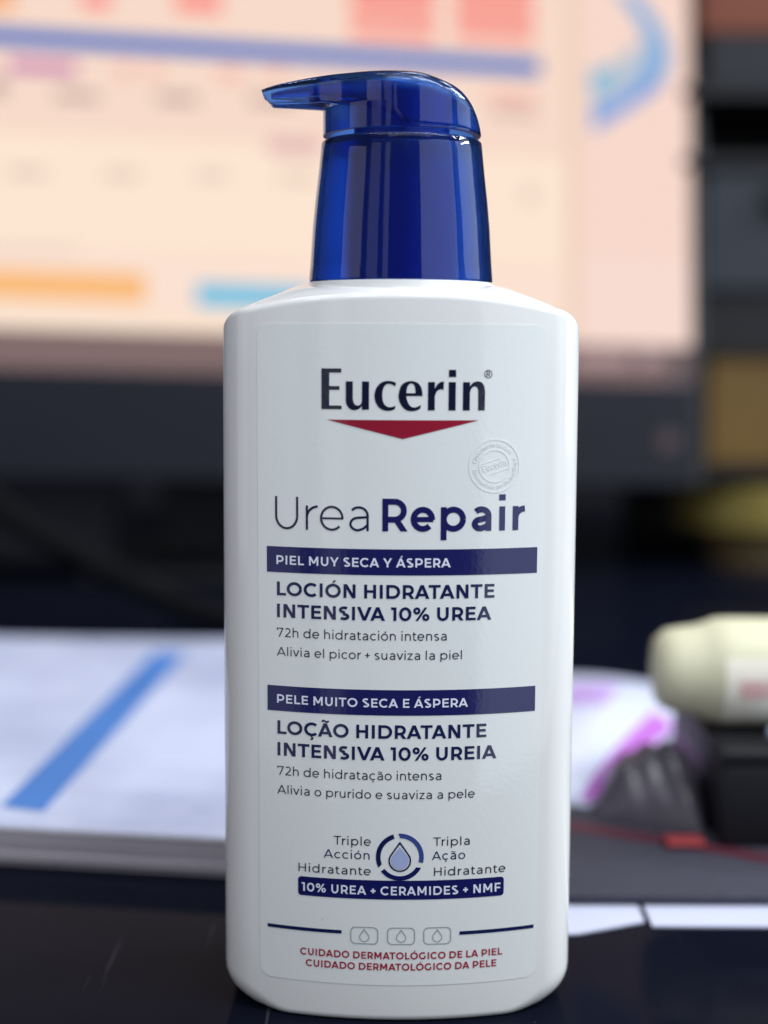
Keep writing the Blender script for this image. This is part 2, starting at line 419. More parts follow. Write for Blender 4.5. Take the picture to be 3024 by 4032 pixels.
SB = {'s': (0.125, 0.125), 'r': (0.06, 0.06), 'd': (0.01, 0.01), 't': (0.03, 0.03), 'sr': (0.12, 0.06), 'rs': (0.06, 0.12), 'sd': (0.12, 0.03), 'st': (0.12, 0.02)}
def S_path(W, Htot, w, ov=0.012):
    cx = W / 2; yt = Htot * 0.745; yb = Htot * 0.255
    rt = Htot + ov - w / 2 - yt; rbm = yb + ov - w / 2
    up = arcp(cx + 0.01, yt, W / 2 - w / 2 - 0.02, rt, 40, 262, 18)
    lo = arcp(cx, yb, W / 2 - w / 2, rbm, 82, -140, 18)
    return up + lo
def glyph(ch, w, title=False):
    g = G(w); hw = w / 2; X = XH; o = 0.012
    base = {'Á': 'A', 'Ó': 'O', 'Ã': 'A', 'Ç': 'C', 'ó': 'o', 'ã': 'a', 'ç': 'c', 'á': 'a', 'í': 'i'}.get(ch, ch)
    sb = 's'; c = base
    if c == 'I': W = w; g.V(hw, 0, 1)
    elif c == 'L': W = 0.64; g.V(hw, 0, 1); g.H(hw, W, hw * 0.92); sb = 'st'
    elif c == 'E': W = 0.69; g.V(hw, 0, 1); g.H(hw, W, hw * 0.92); g.H(hw, W * 0.92, 0.51); g.H(hw, W * 0.98, 1 - hw * 0.92); sb = 'sr'
    elif c == 'F': W = 0.66; g.V(hw, 0, 1); g.H(hw, W * 0.93, 0.45); g.H(hw, W, 1 - hw * 0.92); sb = 'st'
    elif c == 'H': W = 0.82; g.V(hw, 0, 1); g.V(W - hw, 0, 1); g.H(hw, W - hw, 0.51)
    elif c == 'N': W = 0.83; g.V(hw, 0, 1); g.V(W - hw, 0, 1); d = w * 1.2; g.poly([(0, 1), (W - d, 0), (W, 0), (d, 1)])
    elif c == 'M':
        W = 1.0; g.V(hw, 0, 1); g.V(W - hw, 0, 1); d = w * 1.15
        g.poly([(0, 1), (W / 2 - d / 2, 0.24), (W / 2 + d / 2, 0.24), (d * 0.95, 1)]); g.poly([(W, 1), (W - d * 0.95, 1), (W / 2 - d / 2, 0.24), (W / 2 + d / 2, 0.24)])
    elif c == 'A':
        W = 1.02; h = w * 0.56; g.par(h, 0, W / 2, 1); g.par(W - h, 0, W / 2, 1); g.H(0.2, W - 0.2, 0.28); sb = 'd'
    elif c == 'V': W = 1.02; h = w * 0.56; g.par(W / 2, 0, h, 1); g.par(W / 2, 0, W - h, 1); sb = 'd'
    elif c == 'Y': W = 0.95; h = w * 0.56; g.par(W / 2, 0.36, h, 1); g.par(W / 2, 0.36, W - h, 1); g.V(W / 2, 0, 0.42); sb = 'd'
    elif c == 'T': W = 0.82; g.V(W / 2, 0, 1); g.H(0, W, 1 - hw * 0.92); sb = 't'
    elif c == 'U':
        W = 0.80 if not title else 0.76; r = 0.41; g.V(hw, r, 1); g.V(W - hw, r, 1); g.arc(W / 2, r, W / 2 - hw, r + o - hw, 180, 360, 24)
    elif c in 'OQ': W = 1.07; g.arc(W / 2, 0.5, W / 2 - hw, 0.5 + o - hw, 0, 360, 40); sb = 'r'
    elif c == 'C': W = 0.93; g.arc(0.535, 0.5, 0.535 - hw, 0.5 + o - hw, 46, 314, 32); sb = 'r'
    elif c == 'G': W = 0.97; g.arc(0.535, 0.5, 0.535 - hw, 0.5 + o - hw, 46, 312, 32); g.V(W - hw - 0.03, 0.14, 0.51); sb = 'rs'
    elif c == 'D': W = 0.95; x = 0.44; g.V(hw, 0, 1); g.H(hw, x, hw, 1); g.H(hw, x, 1 - hw, 1); g.arc(x, 0.5, W - x - hw, 0.5 - hw, -90, 90, 20); sb = 'sr'
    elif c in 'PR':
        W = 0.79; y0 = 0.34 if c == 'P' else 0.36; y1 = 1 - hw; ry = (y1 - y0) / 2; x = W - hw - ry * 1.05 - (0.03 if c == 'R' else 0)
        W2 = W - (0.03 if c == 'R' else 0)
        g.V(hw, 0, 1); g.H(hw, x, y0, 1); g.H(hw, x, y1, 1); g.arc(x, (y0 + y1) / 2, W2 - hw - x, ry, -90, 90, 16)
        sb = 'sr'
        if c == 'R': g.par(W - w * 0.6, 0, 0.42, y0 + 0.02, 1.2); sb = 'sd'
    elif c == 'S': W = 0.75; g.stroke(S_path(W, 1, w)); sb = 'r'
    elif c == '0': W = 0.85; g.arc(W / 2, 0.5, W / 2 - hw, 0.5 + o - hw, 0, 360, 36); sb = 'r'
    elif c == '1': W = 0.37; g.V(W - hw, 0, 1); g.H(0, W - hw, 1 - hw * 0.92); sb = 'rs'
    elif c == '%':
        W = 1.12; ww = g.w; g.w = ww * 0.85; h = g.w / 2
        g.arc(0.25, 0.74, 0.25 - h, 0.265 - h, 0, 360, 24); g.arc(W - 0.25, 0.26, 0.25 - h, 0.265 - h, 0, 360, 24); g.par(0.24, 0, W - 0.24, 1, 1.05); g.w = ww; sb = 'r'
    elif c == '7': W = 0.74; g.H(0, W, 1 - hw * 0.92); g.V(hw, 0.76, 1); g.par(0.26, 0, W - w * 0.55, 1 - hw); sb = 'r'
    elif c == '2':
        W = 0.70; pts = arcp(0.335, 0.69, 0.32 - hw, 0.31 + o - hw, 148, -28, 20) + [(hw * 1.5, hw)]
        g.stroke(pts); g.H(0.02, W, hw * 0.92); sb = 'r'
    elif c == '+': W = 0.54; g.H(0, W, 0.46); g.V(W / 2, 0.19, 0.73); sb = 'r'
    elif c == 'o': W = 0.77; g.arc(W / 2, X / 2, W / 2 - hw, X / 2 + o - hw, 0, 360, 32); sb = 'r'
    elif c == 'c': W = 0.68; g.arc(0.385, X / 2, 0.385 - hw, X / 2 + o - hw, 47, 313, 28); sb = 'r'
    elif c == 'e': W = 0.76; g.arc(W / 2, X / 2, W / 2 - hw, X / 2 + o - hw, -4, 316, 32); g.H(hw, W - hw * 0.6, X / 2 - 0.005, 0.88); sb = 'r'
    elif c in 'bdpqg':
        W = 0.79; g.arc(W / 2, X / 2, W / 2 - hw, X / 2 + o - hw, 0, 360, 32)
        if c == 'd': g.V(W - hw, 0, 1.05); sb = 'rs'
        if c == 'p': g.V(hw, -0.27, X); sb = 'sr'
        if c == 'g': g.V(W - hw, 0.05, X); g.arc(W / 2, 0.05, W / 2 - hw, 0.33 - hw, 0, -140, 16); sb = 'rs'
    elif c == 'a':
        W = 0.62; cx = 0.30; yb = 0.435 + hw * 0.1
        g.stroke(arcp(cx, 0.47, W - hw - cx, X + o - hw - 0.47, 140, 0, 16) + [(W - hw, 0)])
        bh = yb / 2 + o / 2; g.stroke([(W - hw, yb - hw * 0.3)] + arcp(0.28, bh - o, 0.28 - hw, bh - hw + 0.002, 90, 270, 18) + [(0.44, 0.035 + hw), (W - hw, 0.19)])
    elif c == 'h' or c == 'n' or c == 'm' or c == 'u':
        W = 0.64; r = 0.30; asc = 1.05 if c == 'h' else X
        if c == 'u':
            g.V(W - hw, 0, X); g.V(hw, r, X); g.arc(W / 2, r, W / 2 - hw, r + o - hw, 180, 360, 20)
        else:
            g.V(hw, 0, asc)
            for i in range(2 if c == 'm' else 1):
                x0 = i * 0.5; wd = 0.56 if c == 'm' else W
                g.V(x0 + wd - hw, 0, X - r); g.arc(x0 + wd / 2, X - r, wd / 2 - hw, r + o - hw, 0, 180, 20)
            if c == 'm': W = 1.06
    elif c == 'r': W = 0.38; g.V(hw, 0, X); g.stroke(arcp(0.40, X - 0.36, 0.40 - hw, 0.36 + o - hw, 178, 92, 12)); sb = 'st'
    elif c == 'i':
        W = w; g.V(hw, 0, X)
        if ch != 'í':
            if title: g.rect(-0.01, 0.93, w + 0.01, 0.93 + w)
            else: g.dot(hw, 0.985, w * 0.66)
    elif c == 'l': W = w; g.V(hw, 0, 1.05)
    elif c == 't': W = 0.44; x = 0.10 + hw; g.stroke([(x, 0.92), (x, 0.2)] + arcp(x + 0.19, 0.19, 0.19, 0.2 - hw, 190, 300, 10)); g.H(0, 0.41, X - hw * 0.92); sb = 't'
    elif c == 's': W = 0.58; g.stroke(S_path(W, X, w)); sb = 'r'
    elif c == 'v': W = 0.72; h = w * 0.56; g.par(W / 2, 0, h, X); g.par(W / 2, 0, W - h, X); sb = 'd'
    elif c == 'z': W = 0.58; g.H(0, W, hw * 0.92); g.H(0, W, X - hw * 0.92); g.par(w * 0.6, hw, W - w * 0.6, X - hw, 1.15); sb = 'r'
    elif c == '·': W = 0.14; g.dot(0.07, 0.4, 0.08); sb = 'r'
    else: W = 0.3
    up = base.isupper(); hh = 1.0 if up else X
    mid = W / 2 if base != 'i' else hw
    if ch in 'ÁÓóáí': g.poly([(mid - 0.06, hh + 0.07), (mid + 0.05, hh + 0.07), (mid + 0.23, hh + 0.25), (mid + 0.04, hh + 0.25)])
    if ch in 'Ãã':
        y = hh + 0.145; t = [(mid - 0.22, y - 0.05), (mid - 0.18, y + 0.03), (mid - 0.1, y + 0.055), (mid, y), (mid + 0.1, y - 0.05), (mid + 0.18, y - 0.025), (mid + 0.22, y + 0.055)]
        g.stroke(spl(t, 3), 0.62)
    if ch in 'Çç':
        x = mid + 0.04; g.rect(x - 0.05, -0.1, x + 0.03, 0.03); g.stroke(arcp(x + 0.0, -0.165, 0.085, 0.075, 95, -130, 10), 0.55)
    return g, W, SB[sb]

def tris(polys, holes=()):
    vs, fs = [], []
    for q in list(polys) + list(holes):
        ar = sum(a[0] * b[1] - b[0] * a[1] for a, b in zip(q, q[1:] + q[:1]))
        if abs(ar) < 1e-9: continue
        if ar < 0: q = q[::-1]
        fs.append(list(range(len(vs), len(vs) + len(q)))); vs += [Vector(v) for v in q]
    nh = len(fs) - len(holes)
    r = delaunay_2d_cdt(vs, [], fs, 0, 1e-6)
    out = [f for f, src in zip(r[2], r[5]) if src and not any(i >= nh for i in src)]
    return r[0], out
CACHE = {}
def layout(text, w, track=0.0, title=False):
    items = []; x = 0; prev = None
    KERN = {'AT': -.1, 'TA': -.1, 'VA': -.13, 'IV': 0, 'LA': 0.0, 'LO': -.03, 'RA': -.02, 'CA': -.02, 'CI': 0, 'AÇ': -.03, 'ÇÃ': -.04, 'ÃO': -.03, 'ÁS': -.02, 'DA': -.03, 'UY': 0, 'EA': 0, 'To': -.1, 'Tr': -.1, '72': 0}
    for ch in text:
        if ch == ' ': x += 0.34 + track + (PSB if prev not in (None, ' ') else 0); prev = ' '; continue
        key = (ch, w, title)
        if key not in CACHE:
            g, W, sb = glyph(ch, w, title); CACHE[key] = (tris(g.p, g.h), W, sb)
        t, W, sb = CACHE[key]
        if prev is not None: x += (0 if prev == ' ' else PSB) + sb[0] + track + KERN.get((prev + ch), 0)
        items.append((t, x)); x += W; prev = ch; PSB = sb[1]
    return items, x
def lettering(name, text, x0, x1, zb, cap, w, mtl, off=0.17, label_txt=None, title=False, parent=None, track=0.0):
    items, W = layout(text, w, track, title)
    sx = (x1 - x0) / W
    bm = bmesh.new()
    for (vs, fs), gx in items:
        V = [bm.verts.new(onface(x0 + (gx + v.x) * sx - XO, zb + v.y * cap, off)) for v in vs]
        for f in fs:
            try: bm.faces.new([V[i] for i in f])
            except ValueError: pass
    fix_normals(bm)
    o = link(name, bm, mtl, parent or label)
    if label_txt: o['label'] = label_txt
    return o
def fix_normals(bm):
    bm.normal_update()
    fl = [f for f in bm.faces if f.normal.y > 0]
    if fl: bmesh.ops.reverse_faces(bm, faces=fl)
def flat(name, polys, mtl, off=0.17, holes=(), parent=None):
    """polygons given in millimetres of the label (x, z)"""
    vs, fs = tris(polys, holes); bm = bmesh.new()
    V = [bm.verts.new(onface(v.x - XO, v.y, off)) for v in vs]
    for f in fs:
        try: bm.faces.new([V[i] for i in f])
        except ValueError: pass
    fix_normals(bm)
    return link(name, bm, mtl, parent or label)

# logo lettering, traced letter by letter
K = 0.011306
def lg(pts): return [(-16.8 + (x - 75) * K, 134.07 + (862 - y) * K) for x, y in pts]
def rc(x0, y0, x1, y1): return lg([(x0, y0), (x1, y0), (x1, y1), (x0, y1)])
def stair(pts): return lg(pts)
polys = [rc(75, 104, 220, 859), rc(75, 104, 445, 180), rc(75, 430, 412, 500), rc(75, 791, 452, 859)]
polys += [rc(832, 340, 962, 864)]
polys += [lg([(530, 340)] + spl([(530, 690), (545, 770), (590, 835), (650, 868), (700, 872), (760, 857), (810, 818), (834, 790)], 4) + [(834, 690)] + spl([(832, 700), (815, 755), (780, 782), (740, 787), (700, 767), (672, 722), (660, 650)], 4) + [(660, 340)])]
polys += [lg(spl([(1462, 365), (1400, 338), (1310, 327), (1220, 345), (1140, 400), (1085, 490), (1063, 600), (1080, 710), (1130, 800), (1210, 860), (1310, 882), (1400, 867), (1445, 847)], 4) + spl([(1455, 785), (1400, 808), (1330, 812), (1270, 785), (1230, 730), (1212, 650), (1210, 560), (1225, 470), (1265, 405), (1320, 380), (1390, 395), (1445, 430)], 4))]
B = 1659
polys += [lg(spl([(1508, 600), (1525, 510), (1562, 410), (1640, 350), (B + 90, 327), (B + 200, 358), (B + 262, 430), (B + 290, 520), (B + 297, 605)], 4) + [(1654, 605)] + spl([(1654, 607), (1662, 660), (1692, 740), (1742, 800), (1800, 816), (1860, 805), (B + 267, 770)], 4) + spl([(B + 255, 838), (B + 180, 872), (B + 100, 886), (1659, 868), (1580, 800), (1525, 700), (1508, 605)], 4))]
eye = lg([(1653, 553)] + spl([(1655, 540), (1662, 480), (1680, 420), (1712, 383), (1750, 373), (1790, 390), (1813, 440), (1824, 520)], 4) + [(1825, 553)])
polys += [rc(B + 398, 345, B + 525, 870), lg(spl([(B + 520, 480), (B + 560, 405), (B + 610, 355), (B + 660, 338), (B + 693, 335)], 4) + [(B + 686, 492)] + spl([(B + 650, 477), (B + 600, 487), (B + 555, 527), (B + 530, 592), (B + 522, 660)], 4))]
polys += [rc(B + 782, 345, B + 914, 871), rc(B + 785, 118, B + 918, 252)]
polys += [rc(B + 1050, 346, B + 1180, 871), lg(spl([(B + 1178, 430), (B + 1230, 362), (B + 1285, 337), (B + 1330, 331), (B + 1398, 350), (B + 1445, 415), (B + 1464, 510), (B + 1464, 600)], 4) + [(B + 1462, 870), (B + 1337, 870)] + spl([(B + 1337, 520), (B + 1325, 460), (B + 1296, 430), (B + 1260, 425), (B + 1215, 450), (B + 1186, 510), (B + 1178, 600)], 4))]
flat('logo_lettering', polys, M['ink_logo'], holes=[eye])
g = G(13.0); g.arc(B + 1522, 195, 69, 73, 0, 360, 36); g.w = 15
g.stroke([(B + 1495, 245), (B + 1495, 150), (B + 1525, 150)] + arcp(B + 1527, 175, 20, 25, -90, 90, 10) + [(B + 1497, 200)]); g.stroke([(B + 1522, 200), (B + 1552, 245)])
flat('registered_mark', [lg(q) for q in g.p], M['ink_text'])
tri_pts = [(-15.6, 131.9), (16.3, 131.9), (0.34, 127.93)]
bm = bmesh.new(); columns(bm, -15.9, 15.95, lambda x: 131.9, lambda x: 127.93 + abs(x) / 15.93 * 3.94, 0.17, 40); link('logo_triangle', bm, M['ink_red'], label)

# title
lettering('title_lettering', 'Urea', -26.85, -6.72, 108.33, 7.0, 0.072, M['ink_thin'], title=True)
lettering('title_lettering', 'Repair', -3.84, 26.63, 108.33, 6.98, 0.184, M['ink_title'], title=True, label_txt='bold second word of the title')

# bands
def band(name, x0, x1, z0, z1, r=0.0):
    bm = bmesh.new(); top, bot = rounded(x0, x1, z0, z1, max(r, 1e-4))
    if r:
        xs = [x0 + r * (1 - cos(pi / 2 * i / 6)) for i in range(6)] + [x0 + r + (x1 - x0 - 2 * r) * i / 36 for i in range(37)] + [x1 - r * (1 - cos(pi / 2 * i / 6)) for i in range(5, -1, -1)]
        pv = None
        for x in xs:
            a = bm.verts.new(onface(x - XO, bot(x), 0.16)); b = bm.verts.new(onface(x - XO, top(x), 0.16))
            if pv: bm.faces.new((pv[0], a, b, pv[1]))
            pv = (a, b)
    else: columns(bm, x0 - XO, x1 - XO, lambda x: z1, lambda x: z0, 0.16, 40)
    fix_normals(bm)
    return link(name, bm, M['ink_navy'], label)
band('printed_band', -28.7, 29.6, 98.88, 104.48)
lettering('band_lettering', 'PIEL MUY SECA Y ÁSPERA', -26.59, 10.76, 100.63, 1.95, 0.185, M['ink_white'], off=0.22, track=0.03)
lettering('heading_lettering', 'LOCIÓN HIDRATANTE', -26.5, 20.32, 93.84, 3.0, 0.204, M['ink_head'])
lettering('heading_lettering', 'INTENSIVA 10% UREA', -26.5, 19.69, 89.05, 2.95, 0.204, M['ink_head'])
lettering('text_lettering', '72h de hidratación intensa', -26.55, 10.08, 84.77, 1.97, 0.114, M['ink_text'], track=0.02)
lettering('text_lettering', 'Alivia el picor + suaviza la piel', -26.56, 13.4, 80.6, 1.9, 0.114, M['ink_text'], track=0.02)
band('printed_band', -28.7, 29.72, 68.32, 73.93)
lettering('band_lettering', 'PELE MUITO SECA E ÁSPERA', -26.56, 14.85, 70.1, 1.93, 0.185, M['ink_white'], off=0.22, track=0.03)
lettering('heading_lettering', 'LOÇÃO HIDRATANTE', -26.5, 18.98, 63.2, 3.0, 0.204, M['ink_head'])
lettering('heading_lettering', 'INTENSIVA 10% UREIA', -26.5, 21.25, 58.36, 2.97, 0.204, M['ink_head'])
lettering('text_lettering', '72h de hidratação intensa', -26.55, 9.24, 54.0, 1.97, 0.114, M['ink_text'], track=0.02)
lettering('text_lettering', 'Alivia o prurido e suaviza a pele', -26.57, 16.59, 49.8, 1.9, 0.114, M['ink_text'], track=0.02)
# triple action block
for t, a, b, z, c, cap in (('Triple', -14.1, -6.0, 39.2, 'ink_text', 1.95), ('Acción', -16.3, -6.25, 36.1, 'ink_head', 1.92), ('Hidratante', -21.9, -5.97, 32.53, 'ink_text', 1.9),
                      ('Tripla', 7.63, 15.62, 39.2, 'ink_text', 1.92), ('Ação', 7.36, 14.66, 36.05, 'ink_head', 1.92), ('Hidratante', 7.85, 23.66, 32.43, 'ink_text', 1.92)):
    lettering('claim_lettering', t, a, b, z, cap, 0.12, M[c], track=0.06)
band('printed_band', -22.0, 23.35, 27.1, 31.42, 0.75)
lettering('band_lettering', '10% UREA + CERAMIDES + NMF', -21.2, 22.6, 28.12, 1.97, 0.185, M['ink_white'], off=0.22, track=0.05)
def icpt(r, a): return (0.345 + r * cos(radians(a)), 36.75 + r * 1.02 * sin(radians(a)))
def seg(a0, a1, r0=4.22, r1=5.22, n=26):
    return [icpt(r1, a0 + (a1 - a0) * i / n) for i in range(n + 1)] + [icpt(r0, a1 - 5 + (a0 + 5 - a1 + 5 - 5) * i / n) for i in range(n + 1)]
flat('ring_segment', [seg(106, 207)], M['ink_head']); flat('ring_segment', [seg(-15, 94)], M['ink_mid']); flat('ring_segment', [seg(218, 333)], M['ink_navy'])
def drop(cx, cz, wd, z0, z1, n=24):
    r = wd / 2; zc = z0 + r; a = math.acos(min(1, r / (z1 - zc))); pts = []
    for i in range(n + 1):
        t = pi / 2 - a - (2 * pi - 2 * a) * i / n
        pts.append((cx + r * cos(t), zc + r * sin(t)))
    return pts + [(cx, z1)]
flat('drop_outline', [drop(0.345, 0, 4.97, 33.41, 40.3)], M['ink_head'], holes=[drop(0.345, 0, 4.3, 33.75, 39.65)])
flat('drop_fill', [drop(0.345, 0, 3.85, 34.0, 39.0)], M['ink_drop'])
# rules, small icons and red lines
bm = bmesh.new(); columns(bm, -28.9 - XO, -12.35 - XO, lambda x: 19.75, lambda x: 18.95, 0.17, 12); link('rule', bm, M['ink_head'], label)
bm = bmesh.new(); columns(bm, 13.59 - XO, 30.3 - XO, lambda x: 19.55, lambda x: 18.75, 0.17, 12); link('rule', bm, M['ink_head'], label)
for cx in (-7.35, 0.74, 8.69):
    def rr(hw, hh, r):
        p = []
        for sx, sy, a in ((1, 1, 0), (-1, 1, 90), (-1, -1, 180), (1, -1, 270)):
            p += [(cx + sx * (hw - r) + r * cos(radians(a + 15 * i)), 18.75 + sy * (hh - r) + r * sin(radians(a + 15 * i))) for i in range(7)]
        return p
    flat('icon_frame', [rr(3.07, 1.98, 1.1)], M['ink_grey'], holes=[rr(2.86, 1.77, 0.92)])
    flat('icon_drop', [drop(cx, 0, 2.2, 17.3, 20.35)], M['ink_grey'], holes=[drop(cx, 0, 1.84, 17.48, 19.95)])
lettering('red_lettering', 'CUIDADO DERMATOLÓGICO DE LA PIEL', -21.55, 23.26, 13.45, 1.62, 0.2, M['ink_redtext'], track=0.01)
lettering('red_lettering', 'CUIDADO DERMATOLÓGICO DA PELE', -20.31, 21.94, 10.88, 1.62, 0.2, M['ink_redtext'], track=0.01)

# embossed seal: raised rings and letters, coloured a little lighter to suggest light on the relief
sx0, sz0 = 19.95, 122.2
g = G(0.34)
g.arc(sx0, sz0, 5.42, 5.62, 0, 360, 64); g.arc(sx0, sz0, 3.28, 3.42, 0, 360, 48)
g.w = 0.16
g.stroke([(sx0 - 3.15, sz0 + 0.3), (sx0 + 1.0, sz0 + 1.6)]); g.stroke([(sx0 + 3.15, sz0 - 0.45), (sx0 - 0.7, sz0 - 1.75)])
sp = [q for q in g.p]
def ringtext(text, r, a0, a1, cap, wt, inward=False):
    items, W = layout(text, wt, 0.12)
    for (vs, fs), gx in items:
        for f in fs:
            pts = []
            for i in f:
                v = vs[i]; a = a0 + (a1 - a0) * (gx + v.x) / W
                rad = r + (v.y * cap if not inward else -v.y * cap)
                pts.append((sx0 + rad * cos(radians(a)), sz0 + rad * 1.03 * sin(radians(a))))
            sp.append(pts)
ringtext('Clinicamente testado', 3.95, 172, 36, 0.82, 0.16)
ringtext('Recomendado por Dermatólogos', 4.78, 190, 382, 0.82, 0.16, True)
items, W = layout('Eucerin', 0.16, 0.05)
ca, sa = cos(radians(17)), sin(radians(17))
for (vs, fs), gx in items:
    for f in fs:
        sp.append([(sx0 - 2.55 + (lambda x, y: x * ca - y * sa)((gx + vs[i].x) / W * 5.3, vs[i].y * 1.35) + 0.15, sz0 - 1.35 + (lambda x, y: x * sa + y * ca)((gx + vs[i].x) / W * 5.3, vs[i].y * 1.35)) for i in f])
vs, fs = tris(sp)
bm = bmesh.new(); V = [bm.verts.new(onface(v.x - XO, v.y, 0.12)) for v in vs]
for f in fs:
    try: bm.faces.new([V[i] for i in f])
    except ValueError: pass
fix_normals(bm)
ext = bmesh.ops.extrude_face_region(bm, geom=bm.faces[:])
for v in [e for e in ext['geom'] if isinstance(e, bmesh.types.BMVert)]: v.co.y -= 0.045 * MM
link('embossed_seal', bm, M['seal'], label)

# ------------------------------------------------------------------ pump collar and head
def shell(prof_out, prof_in):           # closed lathe ring
    return lathe_bm(prof_out + list(reversed(prof_in)) + [prof_out[0]], 128)
po = [(20.45, 161.45), (20.55, 161.8), (20.3, 165), (19.75, 173.4), (19.2, 179), (18.55, 184.4), (18.05, 189), (17.8, 191.6), (17.6, 191.95), (17.3, 192.1)]
pi_ = [(18.9, 161.45), (18.9, 165), (18.3, 173.4), (17.2, 184.4), (16.6, 189.8), (16.3, 190.6)]
bm = shell(po, pi_)
for f in bm.faces:
    c = f.calc_center_median() / MM; f.material_index = 1 if sqrt(c.x ** 2 + c.y ** 2) < interp([(z, r) for r, z in po], c.z) - 0.9 else 0
collar = link('pump_collar', bm, [M['cap'], M['cap_inner']], bottle, 40)
bm = lathe_bm([(12.2, 161.42), (12.4, 172), (12.0, 183), (11.6, 190.0), (10.6, 190.5), (10.6, 202.0), (9.5, 202.6)], 96, True, True)
link('pump_stem', bm, M['core'], collar, 40)
bm = lathe_bm([(16.25, 190.75), (16.2, 191.9), (13.5, 192.0), (9.6, 192.0), (9.6, 190.8), (16.25, 190.75)], 96)
link('collar_lid', bm, M['cap'], collar, 40)

ZT = [(-30.8, 203.4), (-29.5, 204.0), (-26.93, 204.76), (-23.39, 205.5), (-19.22, 206.3), (-14.73, 206.95), (-10.24, 207.35), (-3.82, 207.7), (0.99, 207.75), (3.5, 207.5), (5.5, 207.0), (7.42, 206.3), (10.64, 204.9), (12.91, 203.3), (14.87, 200.9), (16.19, 198.2), (17.03, 195.6), (17.5, 193.45)]
ZB = [(-30.8, 202.6), (-30.4, 201.5), (-28.9, 199.85), (-28.3, 199.8), (-17.6, 199.7), (-15.4, 199.3), (-11.8, 198.3), (-7.64, 197.3), (-3.77, 195.9), (-1.19, 194.6), (0.3, 193.4), (17.5, 193.35)]
WD = [(-30.8, 2.4), (-28.9, 2.9), (-23, 4.3), (-17.6, 6.2), (-13, 9.3), (-9, 13.1), (-5.5, 15.9), (-2.5, 17.2), (0, 17.62)]
def wid(x): return sqrt(max(0.0, 17.62 ** 2 - x * x)) if x > 0 else interp(spl(WD, 4), x)
ZT = [(x, z - 0.1625 * 0.72 * (sqrt(max(0.0, 17.62 ** 2 - x * x)) if x > 0 else interp(WD, x))) for x, z in ZT]
zts = spl(ZT, 3); zbs = spl(ZB[:3], 1) and ZB
def head_rings(ins, nx=72, nt=64):
    rings = []
    xs = [-30.8 + 30.8 * i / nx for i in range(nx)] + [17.5 * sin(pi / 2 * i / 34) for i in range(35)]
    for x in xs:
        xx = x if ins == 0 else max(-29.6, min(x * 0.93, 16.2))
        w_ = max(0.12, wid(xx) - ins); zt = max(interp(zts, xx) - ins, 0); zb = interp(zbs, xx) + (ins if xx < 0.3 else ins * 0.2)
        zt = max(zt, zb + 0.05); zm = (zt + zb) / 2; hh = (zt - zb) / 2
        ring = []
        for k in range(nt):
            t = 2 * pi * (k + 0.5) / nt; ct, st = cos(t), sin(t)
            et = 0.42 if st > 0 else 0.16
            yy = w_ * math.copysign(abs(ct) ** et, ct); zz = zm + hh * math.copysign(abs(st) ** et, st)
            if st > 0: yy *= 1 - 0.05 * max(0.0, st) ** 2
            ring.append((xx, yy, zz))
        rings.append(ring)
    return rings
bm = grid_bm(head_rings(0), True, True, True); bmesh.ops.recalc_face_normals(bm, faces=bm.faces)
b2 = grid_bm(head_rings(1.5), True, True, True); bmesh.ops.recalc_face_normals(b2, faces=b2.faces); bmesh.ops.reverse_faces(b2, faces=b2.faces[:])
for b_ in (bm, b2):
    b_.normal_update()
    bmesh.ops.delete(b_, geom=[f for f in b_.faces if abs(f.normal.z) > 0.75 and f.calc_center_median().z < 199.5 * MM and f.calc_center_median().x > -16 * MM], context='FACES')
for f in b2.faces: f.material_index = 1
tmp = bpy.data.meshes.new('tmp'); b2.to_mesh(tmp); b2.free(); bm.from_mesh(tmp); bpy.data.meshes.remove(tmp)
head = link('pump_head', bm, [M['cap'], M['cap_inner']], bottle, 42)
rings = []
for ro, zf in ((17.42, 0), (17.45, 0.03), (17.45, 1), (15.9, 1), (15.9, 0), (17.42, 0)):
    ring = []
    for i in range(128):
        a = 2 * pi * i / 128; x = 17.45 * cos(a); zt = 198.6 - 5.0 * smoothstep(-4.0, 3.0, x)
        ring.append((ro * cos(a), ro * sin(a), 193.3 + (zt - 193.3) * zf))
    rings.append(ring)
bm = grid_bm(rings); bmesh.ops.recalc_face_normals(bm, faces=bm.faces)
for f in bm.faces:
    c = f.calc_center_median() / MM; f.material_index = 1 if sqrt(c.x ** 2 + c.y ** 2) < 17.0 else 0
link('head_skirt', bm, [M['cap'], M['cap_inner']], head, 40)
# inner spout channel; the opening is a flat disc with shade in its colour
link('spout_channel', tube_bm([(-20, 0, 202.0), (-18, 0, 202.1), (-13, 0, 202.2), (-9, 0, 202.2)], 1.5), M['core'], head, 60)
bm = bmesh.new()
q = [bm.verts.new(Vector((-30.98 + (0.55 + 0.55 * sin(2 * pi * i / 20)) * 0.0 + (0 if False else 0.0) + (-0.0) + (1.75 * (0.5 - 0.5 * sin(2 * pi * i / 20))) * 0.55, 1.7 * cos(2 * pi * i / 20), 201.7 + 1.0 * sin(2 * pi * i / 20))) * MM) for i in range(20)]
bm.faces.new(q); link('spout_shade_disc', bm, M['hole_shade'], head)

# ================================================================== MONITOR
mon = thing('computer_monitor', 'large computer monitor with dark chin, glowing peach window on screen, behind the bottle', 'monitor')
yaw, tilt, rol = radians(9), radians(9), radians(-1.25)
u0 = Vector((cos(yaw), sin(yaw), 0)); n0 = Vector((sin(yaw), -cos(yaw), 0)); vz = Vector((0, 0, 1))
n2 = n0 * cos(tilt) + vz * sin(tilt); v2 = vz * cos(tilt) - n0 * sin(tilt)
uA = u0 * cos(rol) + v2 * sin(rol); vA = -u0 * sin(rol) + v2 * cos(rol)
mm_ = Matrix((uA, vA, n2)).transposed().to_4x4(); mm_.translation = Vector((0, 560, 150)) * MM
